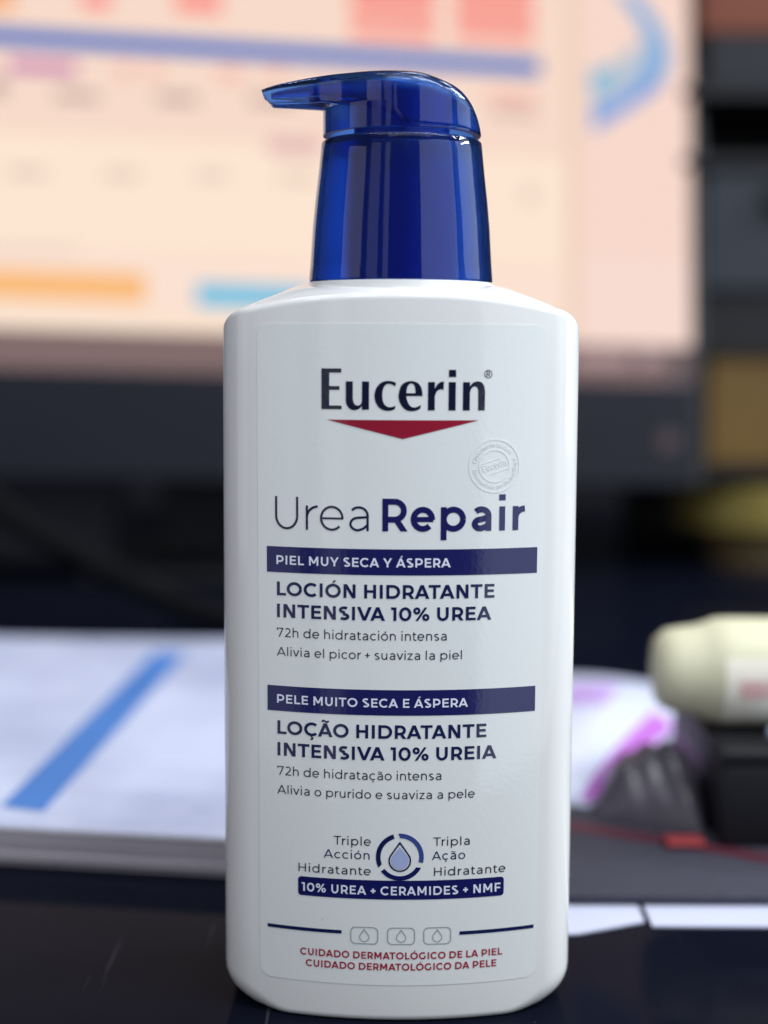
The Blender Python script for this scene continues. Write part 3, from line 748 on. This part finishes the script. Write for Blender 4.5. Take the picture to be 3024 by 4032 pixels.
# parts of the display live in panel coordinates: x right, y up, z towards the viewer
def panel_obj(name, bm, mats, smooth=None):
    bmesh.ops.transform(bm, matrix=mm_, verts=bm.verts)
    bmesh.ops.recalc_face_normals(bm, faces=bm.faces)
    return link(name, bm, mats, mon, smooth)
scr_cols = {}
scr_mats = []
def sc(r, g, b):
    k = (r, g, b)
    if k not in scr_cols:
        scr_cols[k] = len(scr_mats); scr_mats.append(emit('screen_light', rgb(r, g, b)))
    return scr_cols[k]
bm = bmesh.new()
def srect(x0, y0, x1, y1, col, z):
    f = bm.faces.new([bm.verts.new(Vector(p) * MM) for p in ((x0, y0, z), (x1, y0, z), (x1, y1, z), (x0, y1, z))]); f.material_index = sc(*col)
def spoly(pts, col, z):
    f = bm.faces.new([bm.verts.new(Vector((x, y, z)) * MM) for x, y in pts]); f.material_index = sc(*col)
srect(-350, -23, 194, 285, (252, 228, 208), 0)
srect(-350, 118, 112, 285, (248, 219, 202), 0.3)                 # table area a little duller
srect(-350, 52, 112, 118, (253, 230, 210), 0.3)
srect(-350, 14, 112, 47.5, (252, 226, 210), 0.3)
srect(112, 0, 121, 285, (240, 210, 190), 0.3)                    # divider
srect(121, 0, 194, 285, (248, 217, 204), 0.3)
srect(121, 0, 194, 55, (249, 220, 209), 0.5)
srect(-350, 47.6, -189, 49.4, (215, 190, 175), 0.6)
srect(-350, 169.8, 95, 180.4, (0, 108, 196), 0.8)                # blue rule
srect(0, 171.0, 95, 172.5, (0, 110, 196), 0.9)
for x0, x1, y0, y1, c in ((-26, 28, 201.5, 214, (250, 143, 132)), (40, 91, 203.5, 217, (250, 145, 134)), (-26, 28, 187.5, 196.5, (250, 148, 138)), (40, 91, 190, 199.5, (250, 150, 138)),
                       (-26, 28, 218, 240, (250, 140, 130)), (40, 91, 221, 240, (250, 140, 130)), (-189, -171, 195, 206, (252, 150, 142)), (-133, -105, 196, 210, (252, 155, 145)), (-260, -228, 190, 215, (248, 178, 130)),
                       (-231, -191, 154, 162, (196, 122, 178)), (-167, -158, 155, 162, (242, 180, 168)), (-150, -141, 155, 162, (242, 184, 172)), (-106, -93, 156, 164, (242, 184, 172)), (-77, -65, 157, 165, (243, 190, 176)),
                       (62, 92, 151, 158, (243, 184, 172)), (64, 93, 143, 148, (206, 178, 166)), (-204, -178, 138.5, 144, (186, 164, 156)), (-144, -119, 140, 146, (190, 168, 158)), (-88, -60, 142, 148, (190, 166, 158)),
                       (-76, -44, 112, 122, (226, 184, 180)), (-230, -208, 91, 97, (228, 202, 186)), (-174, -154, 92, 98, (228, 202, 186)), (-120, -101, 94, 100, (230, 204, 188)), (-70, -46, 95, 101, (230, 204, 188)), (84, 92, 88, 100, (232, 206, 190)),
                       (-242, -232, 139, 150, (192, 168, 158)),
                       (-350, -149, 17.5, 36, (251, 190, 128)), (-119, -50, 17, 31, (110, 194, 228))):
    srect(x0, y0, x1, y1, c, 1.0)
# text-like lines inside the red cells
for x0, x1, y in ((-20, 20, 208), (46, 84, 210), (-20, 22, 192), (46, 86, 195)):
    srect(x0, y - 1, x1, y + 1, (240, 122, 116), 1.2)
# blue leaf-shaped graphic on the side bar
outer = spl([(157.6, 227.8), (161.2, 223.1), (174.3, 205.9), (180.6, 188.2), (177.5, 174.9), (169.0, 162.9), (148.8, 148.8), (128.8, 135.6)], 5)
inn = spl([(144.1, 228.5), (149.1, 222.3), (158.3, 209.8), (165.5, 193.8), (165.7, 182.4), (158.9, 168.9), (143.8, 156.7), (128.5, 149.4)], 5)
for i in range(len(outer) - 1):
    spoly([outer[i], outer[i + 1], inn[i + 1], inn[i]], (126, 176, 222) if i < 22 else (112, 160, 226), 1.4)
spoly([(127.5, 162.3), (128.5, 149.4), (143.8, 156.7), (158.9, 168.9), (165.7, 182.4), (165.1, 195.5), (154.0, 191.5), (140.6, 174.4)], (186, 198, 212), 1.2)
spoly([(127.2, 173.7), (134.7, 177.0), (145.6, 179.3), (140.5, 169.5), (128.0, 160.4)], (112, 186, 218), 1.3)
# task bar
srect(-350, -23, 194, 0.5, (130, 108, 108), 0.8)
srect(118, -14, 152, -3, (168, 142, 142), 1.2); srect(160, -12, 174, -2, (166, 142, 146), 1.2); srect(176, -23, 194, 0.5, (112, 98, 100), 1.0)
panel_obj('screen', bm, scr_mats)
bm = box_bm(194, 201, -88, 292, -12, 2.5, 1.2); box_bm(-357, 194, 285, 292, -12, 2.5, 0, bm=bm); box_bm(-357, -350, -88, 285, -12, 2.5, 0, bm=bm)
panel_obj('bezel', bm, M['bezel'])
panel_obj('chin', box_bm(-350, 194, -88, -23.2, -12, 2.2, 0.8), M['dark_plastic'])
panel_obj('back_shell', box_bm(-356, 200, -87, 291, -45, -12.2, 6), M['black_plastic'])
bm = bmesh.new(); bmesh.ops.create_circle(bm, cap_ends=True, segments=24, radius=7 * MM); bmesh.ops.translate(bm, verts=bm.verts, vec=Vector((178, -60, 2.6)) * MM)
panel_obj('sticker', bm, mat('sticker_red', rgb(64, 46, 50), 0.6))
def wpart(name, bm, mtl, parent, smooth=None): return link(name, bm, mtl, parent, smooth)
bm = box_bm(-150, -60, 606, 628, 4, 190, 4)
wpart('stand_neck', bm, M['black_plastic'], mon)
wpart('stand_base', box_bm(-190, -30, 540, 700, 0.2, 6, 2), M['black_plastic'], mon)

# ================================================================== THINGS ON THE DESK
# dark box under the screen at left, made up for a grey shape there
t = thing('grey_box', 'made-up dark grey box under the left of the monitor, behind the papers', 'speaker', (-238, 612, 0))
link('box_case', box_bm(-95, 52, 0, 80, 1, 110, 5), M['grey_plastic'], t, 40); link('front_plate', box_bm(-88, 45, -2, -0.2, 8, 100, 0), M['grey_plastic'], t)
o = link('power_cable', tube_bm(spl([(-235, 398, 108), (-200, 396, 66), (-160, 394, 42), (-120, 392, 22), (-84, 390, 10), (-50, 392, 6.5), (20, 396, 6.5)], 8), 6.3), mat('cable_rubber', rgb(8, 9, 12), 0.9, Specular_IOR_Level=0.15), None, 60)
tag(o, 'thick dark cable slanting down behind the stack of papers', 'cable')

# stack of printed papers
papers = thing('paper_stack', 'thick stack of white printed pages with one blue stripe, lying left of the bottle', 'papers', (0, 0, 0))
Mpap = mat('printed_paper', rgb(196, 206, 234), 0.55)
nt = Mpap.node_tree; p = nt.nodes['Principled BSDF']; tc = nt.nodes.new('ShaderNodeTexCoord')
br = nt.nodes.new('ShaderNodeTexBrick'); br.inputs['Scale'].default_value = 14; br.inputs['Color1'].default_value = rgb(150, 160, 192); br.inputs['Color2'].default_value = rgb(180, 187, 210); br.inputs['Mortar'].default_value = rgb(182, 188, 212)
br.inputs['Mortar Size'].default_value = 0.06; br.inputs['Brick Width'].default_value = 0.9; br.inputs['Row Height'].default_value = 0.16
nn = nt.nodes.new('ShaderNodeTexNoise'); nn.inputs['Scale'].default_value = 17; nn.inputs['Detail'].default_value = 5
rp = nt.nodes.new('ShaderNodeValToRGB'); rp.color_ramp.elements[0].position = 0.36; rp.color_ramp.elements[0].color = rgb(134, 142, 172); rp.color_ramp.elements[1].position = 0.62; rp.color_ramp.elements[1].color = rgb(188, 195, 220)
mxp = nt.nodes.new('ShaderNodeMix'); mxp.data_type = 'RGBA'; mxp.inputs['Factor'].default_value = 0.5
nt.links.new(tc.outputs['Object'], br.inputs['Vector']); nt.links.new(tc.outputs['Object'], nn.inputs['Vector']); nt.links.new(nn.outputs['Fac'], rp.inputs[0])
nt.links.new(br.outputs['Color'], mxp.inputs['A']); nt.links.new(rp.outputs[0], mxp.inputs['B']); nt.links.new(mxp.outputs['Result'], p.inputs['Base Color'])
Medge = mat('page_edges', rgb(206, 202, 212), 0.7)
nt = Medge.node_tree; p = nt.nodes['Principled BSDF']; tc = nt.nodes.new('ShaderNodeTexCoord'); sp_ = nt.nodes.new('ShaderNodeSeparateXYZ'); wv = nt.nodes.new('ShaderNodeTexNoise')
mp = nt.nodes.new('ShaderNodeMapping'); mp.inputs['Scale'].default_value = (8, 8, 1400); nt.links.new(tc.outputs['Object'], mp.inputs[0]); nt.links.new(mp.outputs[0], wv.inputs['Vector']); wv.inputs['Scale'].default_value = 1
rm = nt.nodes.new('ShaderNodeValToRGB'); rm.color_ramp.elements[0].color = rgb(128, 122, 132); rm.color_ramp.elements[1].color = rgb(208, 205, 216)
nt.links.new(wv.outputs['Fac'], rm.inputs[0]); nt.links.new(rm.outputs[0], p.inputs['Base Color'])
def sheet_top(x, y): return 11.6 + 1.0 * sin((x + 60) * 0.02) * 0.6 - 0.012 * (x + 110) * 0.8
def fy(x): return 56.0 - 0.139 * (x + 10)
x0, x1, yb = -240.0, 12.0, 329.0
nx, ny = 30, 24
bm = bmesh.new(); rows = []
for i in range(nx + 1):
    x = x0 + (x1 - x0) * i / nx; c = []
    for j in range(ny + 1):
        y = fy(x) + 0.6 + (yb - fy(x)) * j / ny; c.append(bm.verts.new(Vector((x, y, sheet_top(x, y))) * MM))
    rows.append(c)
for i in range(nx):
    for j in range(ny): bm.faces.new((rows[i][j], rows[i + 1][j], rows[i + 1][j + 1], rows[i][j + 1]))
link('top_sheet', bm, Mpap, papers, 60)
bm = bmesh.new()
rng = random.Random(2)
for k in range(12):                     # sheaves of pages, each slightly shifted
    z0 = 0.2 + k * 0.93; sh = rng.uniform(-0.5, 0.5)
    lo, hi = [], []
    for i in range(nx + 1):
        x = x0 + (x1 - x0) * i / nx; s = (sheet_top(x, 0) - 0.25) / 11.4
        lo.append((x, fy(x) + sh, z0 * s)); hi.append((x, fy(x) + sh, (z0 + 0.9) * s))
    far_lo = [(x, yb, z) for x, y, z in lo]; far_hi = [(x, yb, z) for x, y, z in hi]
    rows = [[bm.verts.new(Vector(q) * MM) for q in r] for r in (far_lo, lo, hi, far_hi)]
    for a, b in ((0, 1), (1, 2), (2, 3)):
        for i in range(nx): bm.faces.new((rows[a][i], rows[a][i + 1], rows[b][i + 1], rows[b][i]))
    bm.faces.new([rows[q][0] for q in (0, 1, 2, 3)]); bm.faces.new([rows[q][-1] for q in (3, 2, 1, 0)])
bmesh.ops.recalc_face_normals(bm, faces=bm.faces)
link('page_block', bm, Medge, papers)
def on_sheet(pts, off=0.25): return [Vector((x, y, sheet_top(x, y) + off)) * MM for x, y in pts]
bm = bmesh.new(); n = 20
L = [(-117.4 + (-106 + 117.4) * i / n, 88 + (300 - 88) * i / n) for i in range(n + 1)]; Rr = [(-103.6 + (-91.4 + 103.6) * i / n, 83.5 + (300 - 83.5) * i / n) for i in range(n + 1)]
A = [bm.verts.new(v) for v in on_sheet(L)]; Bv = [bm.verts.new(v) for v in on_sheet(Rr)]
for i in range(n): bm.faces.new((A[i], Bv[i], Bv[i + 1], A[i + 1]))
link('blue_stripe', bm, vary(mat('blue_print', rgb(58, 112, 182), 0.5), 22, 0.3), papers)
# loose white sheets under the mat
Mwhite = vary(mat('plain_paper', rgb(188, 192, 214), 0.5), 20, 0.06)
def sheet(pts, z, name, label_txt):
    bm = bmesh.new(); lo = [bm.verts.new(Vector((x, y, z)) * MM) for x, y in pts]; hi = [bm.verts.new(Vector((x, y, z + 0.5)) * MM) for x, y in pts]
    bm.faces.new(hi); bm.faces.new(lo[::-1])
    for i in range(len(pts)): j = (i + 1) % len(pts); bm.faces.new((lo[i], lo[j], hi[j], hi[i]))
    bmesh.ops.recalc_face_normals(bm, faces=bm.faces)
    return tag(link(name, bm, Mwhite), label_txt, 'paper')
sheet([(30, 21), (46, 23), (64.6, 30.8), (66, 120), (28, 120)], 0.1, 'loose_sheet', 'white sheet corner slanting out beside the bottle foot, under the dark mat')
sheet([(66.2, 28.0), (230, 28.0), (230, 120), (66.6, 120)], 0.12, 'loose_sheet', 'wide white sheet with straight front edge under the dark mat, at right')

# dark mat with a red strip
matt = thing('desk_mat', 'dark grey desk mat with a red strip, lying on white sheets right of the bottle', 'desk mat', (0, 0, 0))
link('mat_pad', box_bm(36, 260, 41, 175, 0.7, 3.6, 0.8), vary(mat('mat_fabric', rgb(52, 52, 66), 0.75), 400, 0.25), matt, 40)
bm = bmesh.new()
cl = [(36, 102), (53.3, 95.5), (76.1, 84.5), (92.4, 76), (106.9, 68), (150, 45)]
A = [bm.verts.new(Vector((x, y - 4, 3.8)) * MM) for x, y in cl]; Bv = [bm.verts.new(Vector((x, y + 4, 3.8)) * MM) for x, y in cl]
for i in range(len(cl) - 1): bm.faces.new((A[i], A[i + 1], Bv[i + 1], Bv[i]))
link('red_strip', bm, mat('red_strip_fabric', rgb(78, 26, 42), 0.6), matt)
bm = box_bm(79, 90.5, 75, 82, 3.9, 6.0, 0.9); o = link('red_clip', bm, vary(mat('red_plastic', rgb(140, 44, 50), 0.6), 60, 0.1)); tag(o, 'small red plastic clip lying on the red strip of the mat', 'clip')

# soft pouch, white and purple
def pillow(x0, x1, y0, y1, hfun, zbase, n=40, corners=None):
    bm = bmesh.new(); T, Bt = [], []
    for i in range(n + 1):
        r1, r2 = [], []
        for j in range(n + 1):
            s, t = i / n, j / n
            if corners:
                a, b, c, d = corners
                x = (a[0] * (1 - s) + b[0] * s) * (1 - t) + (d[0] * (1 - s) + c[0] * s) * t; y = (a[1] * (1 - s) + b[1] * s) * (1 - t) + (d[1] * (1 - s) + c[1] * s) * t
            else: x = x0 + (x1 - x0) * s; y = y0 + (y1 - y0) * t
            h = hfun(s, t); r1.append(bm.verts.new(Vector((x, y, zbase + h)) * MM)); r2.append(bm.verts.new(Vector((x, y, zbase)) * MM))
        T.append(r1); Bt.append(r2)
    for i in range(n):
        for j in range(n):
            bm.faces.new((T[i][j], T[i + 1][j], T[i + 1][j + 1], T[i][j + 1])); bm.faces.new((Bt[i][j], Bt[i][j + 1], Bt[i + 1][j + 1], Bt[i + 1][j]))
    for i in range(n):
        for a, b, c, d in ((T[i][0], Bt[i][0], Bt[i + 1][0], T[i + 1][0]), (T[i + 1][n], Bt[i + 1][n], Bt[i][n], T[i][n]), (T[0][i + 1], Bt[0][i + 1], Bt[0][i], T[0][i]), (T[n][i], Bt[n][i], Bt[n][i + 1], T[n][i + 1])):
            bm.faces.new((a, b, c, d))
    bmesh.ops.recalc_face_normals(bm, faces=bm.faces)
    return bm
pouch = thing('wipes_pouch', 'white soft pouch with lilac print and purple edge, lying right of the bottle', 'pouch', (0, 0, 0))
def hp(s, t): return 0.5 + 11 * (max(0, sin(pi * s)) * max(0, sin(pi * t))) ** 0.5 + 0.9 * sin(9 * s + 4 * t) * sin(pi * s) * sin(pi * t)
cn = [(38, 124), (62, 112), (136, 256), (60, 294)]
link('pouch_body', pillow(0, 0, 0, 0, hp, 3.7, 40, cn), vary(mat('pouch_film', rgb(206, 212, 236), 0.3), 40, 0.08), pouch, 60)
def strip_on(name, s0, s1, t0, t1, mtl, off=0.4, n=24):
    bm = bmesh.new(); V = []
    for i in range(n + 1):
        r = []
        for j in range(n + 1):
            s = s0 + (s1 - s0) * i / n; t = t0 + (t1 - t0) * j / n; a, b, c, d = cn
            x = (a[0] * (1 - s) + b[0] * s) * (1 - t) + (d[0] * (1 - s) + c[0] * s) * t; y = (a[1] * (1 - s) + b[1] * s) * (1 - t) + (d[1] * (1 - s) + c[1] * s) * t
            r.append(bm.verts.new(Vector((x, y, 3.7 + hp(s, t) + off)) * MM))
        V.append(r)
    for i in range(n):
        for j in range(n): bm.faces.new((V[i][j], V[i + 1][j], V[i + 1][j + 1], V[i][j + 1]))
    return link(name, bm, mtl, pouch, 60)
strip_on('purple_edge', 0.86, 0.99, 0.01, 0.6, mat('purple_print', rgb(182, 108, 200), 0.35))
strip_on('lilac_print', 0.25, 0.60, 0.50, 0.72, mat('lilac_print', rgb(190, 158, 222), 0.35))

# crumpled grey plastic bag
Mbag = vary(mat('grey_bag_film', rgb(78, 75, 86), 0.3), 60, 0.4)
def hb(s, t):
    e = (max(0, sin(pi * s)) * max(0, sin(pi * t))) ** 0.5
    return 0.4 + e * (20 + 2.5 * sin(7 * s + 5 * t) + 2 * sin(12 * t - 8 * s + 1) + 0.8 * sin(22 * s + 15 * t))
bag = thing('plastic_bag', 'crumpled grey plastic bag on the mat between the pouch and the black box', 'bag', (0, 0, 0))
link('bag_film', pillow(0, 0, 0, 0, hb, 3.7, 56, [(62, 101), (92, 85), (99, 112), (72, 142)]), Mbag, bag, 60)

# black box, cream bottle on it
bb = thing('black_box', 'black lidded box at the right edge, under the cream bottle', 'box', (0, 0, 0))
link('box_body', box_bm(95, 215, 77, 150, 3.7, 28, 1.5), M['black_plastic'], bb, 40)
link('box_lid', box_bm(94.3, 215.7, 76.3, 150.7, 28.1, 33.0, 1.2), M['black_plastic'], bb, 40)
o = link('note_pad', box_bm(111, 150, 77.5, 90, 33.1, 36.2, 0.3), mat('pale_blue_paper', rgb(170, 184, 204), 0.6)); tag(o, 'pale blue note pad on the black box, under the cream bottle', 'note pad')
cb = thing('cream_bottle', 'cream coloured cosmetic bottle with pink print, lying on its side on the black box', 'bottle', (75.5, 108, 49.4), radians(-1.5))
Mcream = vary(mat('cream_plastic', rgb(208, 205, 176), 0.5), 25, 0.12)
bmc = lathe_bm([(0.01, 4.0), (5, 4.2), (10, 5.2), (12.4, 8.0), (13.2, 12), (13.8, 17), (14.9, 20.5), (16.0, 23), (16.3, 27), (16.3, 130), (14, 134), (0.01, 135)], 64, axis='x')
link('bottle_body', bmc, Mcream, cb, 50)
bm = bmesh.new(); rows = []
for i in range(13):
    x = 23.5 + 56 * i / 12; r = []
    for j in range(13):
        a = radians(-150 + 85 * j / 12); r.append(bm.verts.new(Vector((x, 16.42 * sin(a), 16.42 * cos(a))) * MM))
    rows.append(r)
for i in range(12):
    for j in range(12): bm.faces.new((rows[i][j], rows[i + 1][j], rows[i + 1][j + 1], rows[i][j + 1]))
link('bottle_label', bm, mat('ivory_label', rgb(232, 226, 212), 0.4), cb, 60)
bm = bmesh.new()
for i, (xa, xb) in enumerate(((28, 35), (35.6, 42), (42.6, 52))):
    pts = []
    A = []; Bq = []
    for j in range(7):
        a = radians(-88 - 20 * (j / 6)); A.append(bm.verts.new(Vector((xa, 16.55 * sin(a), 16.55 * cos(a))) * MM)); Bq.append(bm.verts.new(Vector((xb, 16.55 * sin(a), 16.55 * cos(a))) * MM))
    for j in range(6): bm.faces.new((A[j], Bq[j], Bq[j + 1], A[j + 1]))
link('pink_print', bm, mat('pink_ink', rgb(214, 172, 170), 0.5), cb)

# ------------------------------------------------------------------ shelf behind the desk at right
sh = thing('storage_shelf', 'dark open shelf rack right of the monitor, holding boxes', 'shelf', (0, 0, 0))
Msh = vary(mat('shelf_black', rgb(16, 17, 24), 0.6), 20, 0.2)
for i, z in enumerate((-2, 70, 150, 268, 312)):
    link('shelf_board', box_bm(186, 420, 600, 800, z - 7, z, 0.5), Msh, sh)
link('upright', box_bm(420.3, 432, 600, 800, -600, 420), Msh, sh); link('upright', box_bm(187, 199, 802, 812, -600, 420), Msh, sh)
link('back_panel', box_bm(199.3, 420, 803, 808, -60, 420), Msh, sh)
o = link('storage_box', box_bm(200, 330, 604, 760, 312.3, 344, 2), vary(mat('grey_card', rgb(30, 33, 41), 0.7), 30, 0.15)); tag(o, 'dark grey flat box on the top shelf under the brown box', 'box')
o = link('cardboard_box', box_bm(196, 340, 604, 760, 344.4, 420, 2), vary(mat('brown_card', rgb(118, 66, 50), 0.8), 20, 0.2)); tag(o, 'reddish brown box at the top right corner, topmost on the shelf', 'box')
dr = thing('drawer_unit', 'grey drawer unit with a round dark knob on the middle shelf', 'drawer unit', (0, 0, 0))
link('drawer_front', box_bm(201, 330, 604, 780, 184, 267.3 + 13 - 13, 2), vary(mat('slate_plastic', rgb(42, 46, 56), 0.6), 18, 0.15), dr)
bm = lathe_bm([(0.01, -8), (9, -8), (11, -5), (11, 0)], 32, False, False); bmesh.ops.rotate(bm, verts=bm.verts, cent=(0, 0, 0), matrix=Matrix.Rotation(radians(-90), 3, 'X')); bmesh.ops.translate(bm, verts=bm.verts, vec=Vector((250, 604, 242)) * MM)
bmesh.ops.recalc_face_normals(bm, faces=bm.faces); link('knob', bm, M['black_plastic'], dr, 40)
link('drawer_plinth', box_bm(201, 330, 610, 780, 150.4, 183.7), M['black_plastic'], dr)
o = link('gift_box', box_bm(206, 330, 604, 740, 70.4, 142, 3), vary(mat('mustard_card', rgb(108, 82, 36), 0.5), 14, 0.35)); tag(o, 'mustard yellow box on the shelf right of the monitor, above the yellow roll', 'box')
rl = thing('tape_roll', 'flat yellow tape roll lying on the lowest shelf, under the mustard box', 'tape roll', (252, 655, -2))
link('tape_ring', lathe_bm([(52, 28), (54, 30), (54, 56), (52, 58), (30, 58), (30, 28), (52, 28)], 64), vary(mat('yellow_tape', rgb(128, 114, 56), 0.45), 14, 0.25), rl, 40)
link('tape_core', lathe_bm([(29.8, 0.2), (29.8, 57), (26, 57), (26, 0.2), (29.8, 0.2)], 48), vary(mat('card_core', rgb(110, 92, 62), 0.8), 20, 0.1), rl, 40)

# everything on the desk stands on the same top, 1.2 mm below the label's datum
for o in list(S.objects):
    if o.parent is None and o.type in {'MESH', 'EMPTY'} and o is not bottle and o is not mon and not o.name.startswith('back_wall'):
        o.location.z -= 1.2 * MM
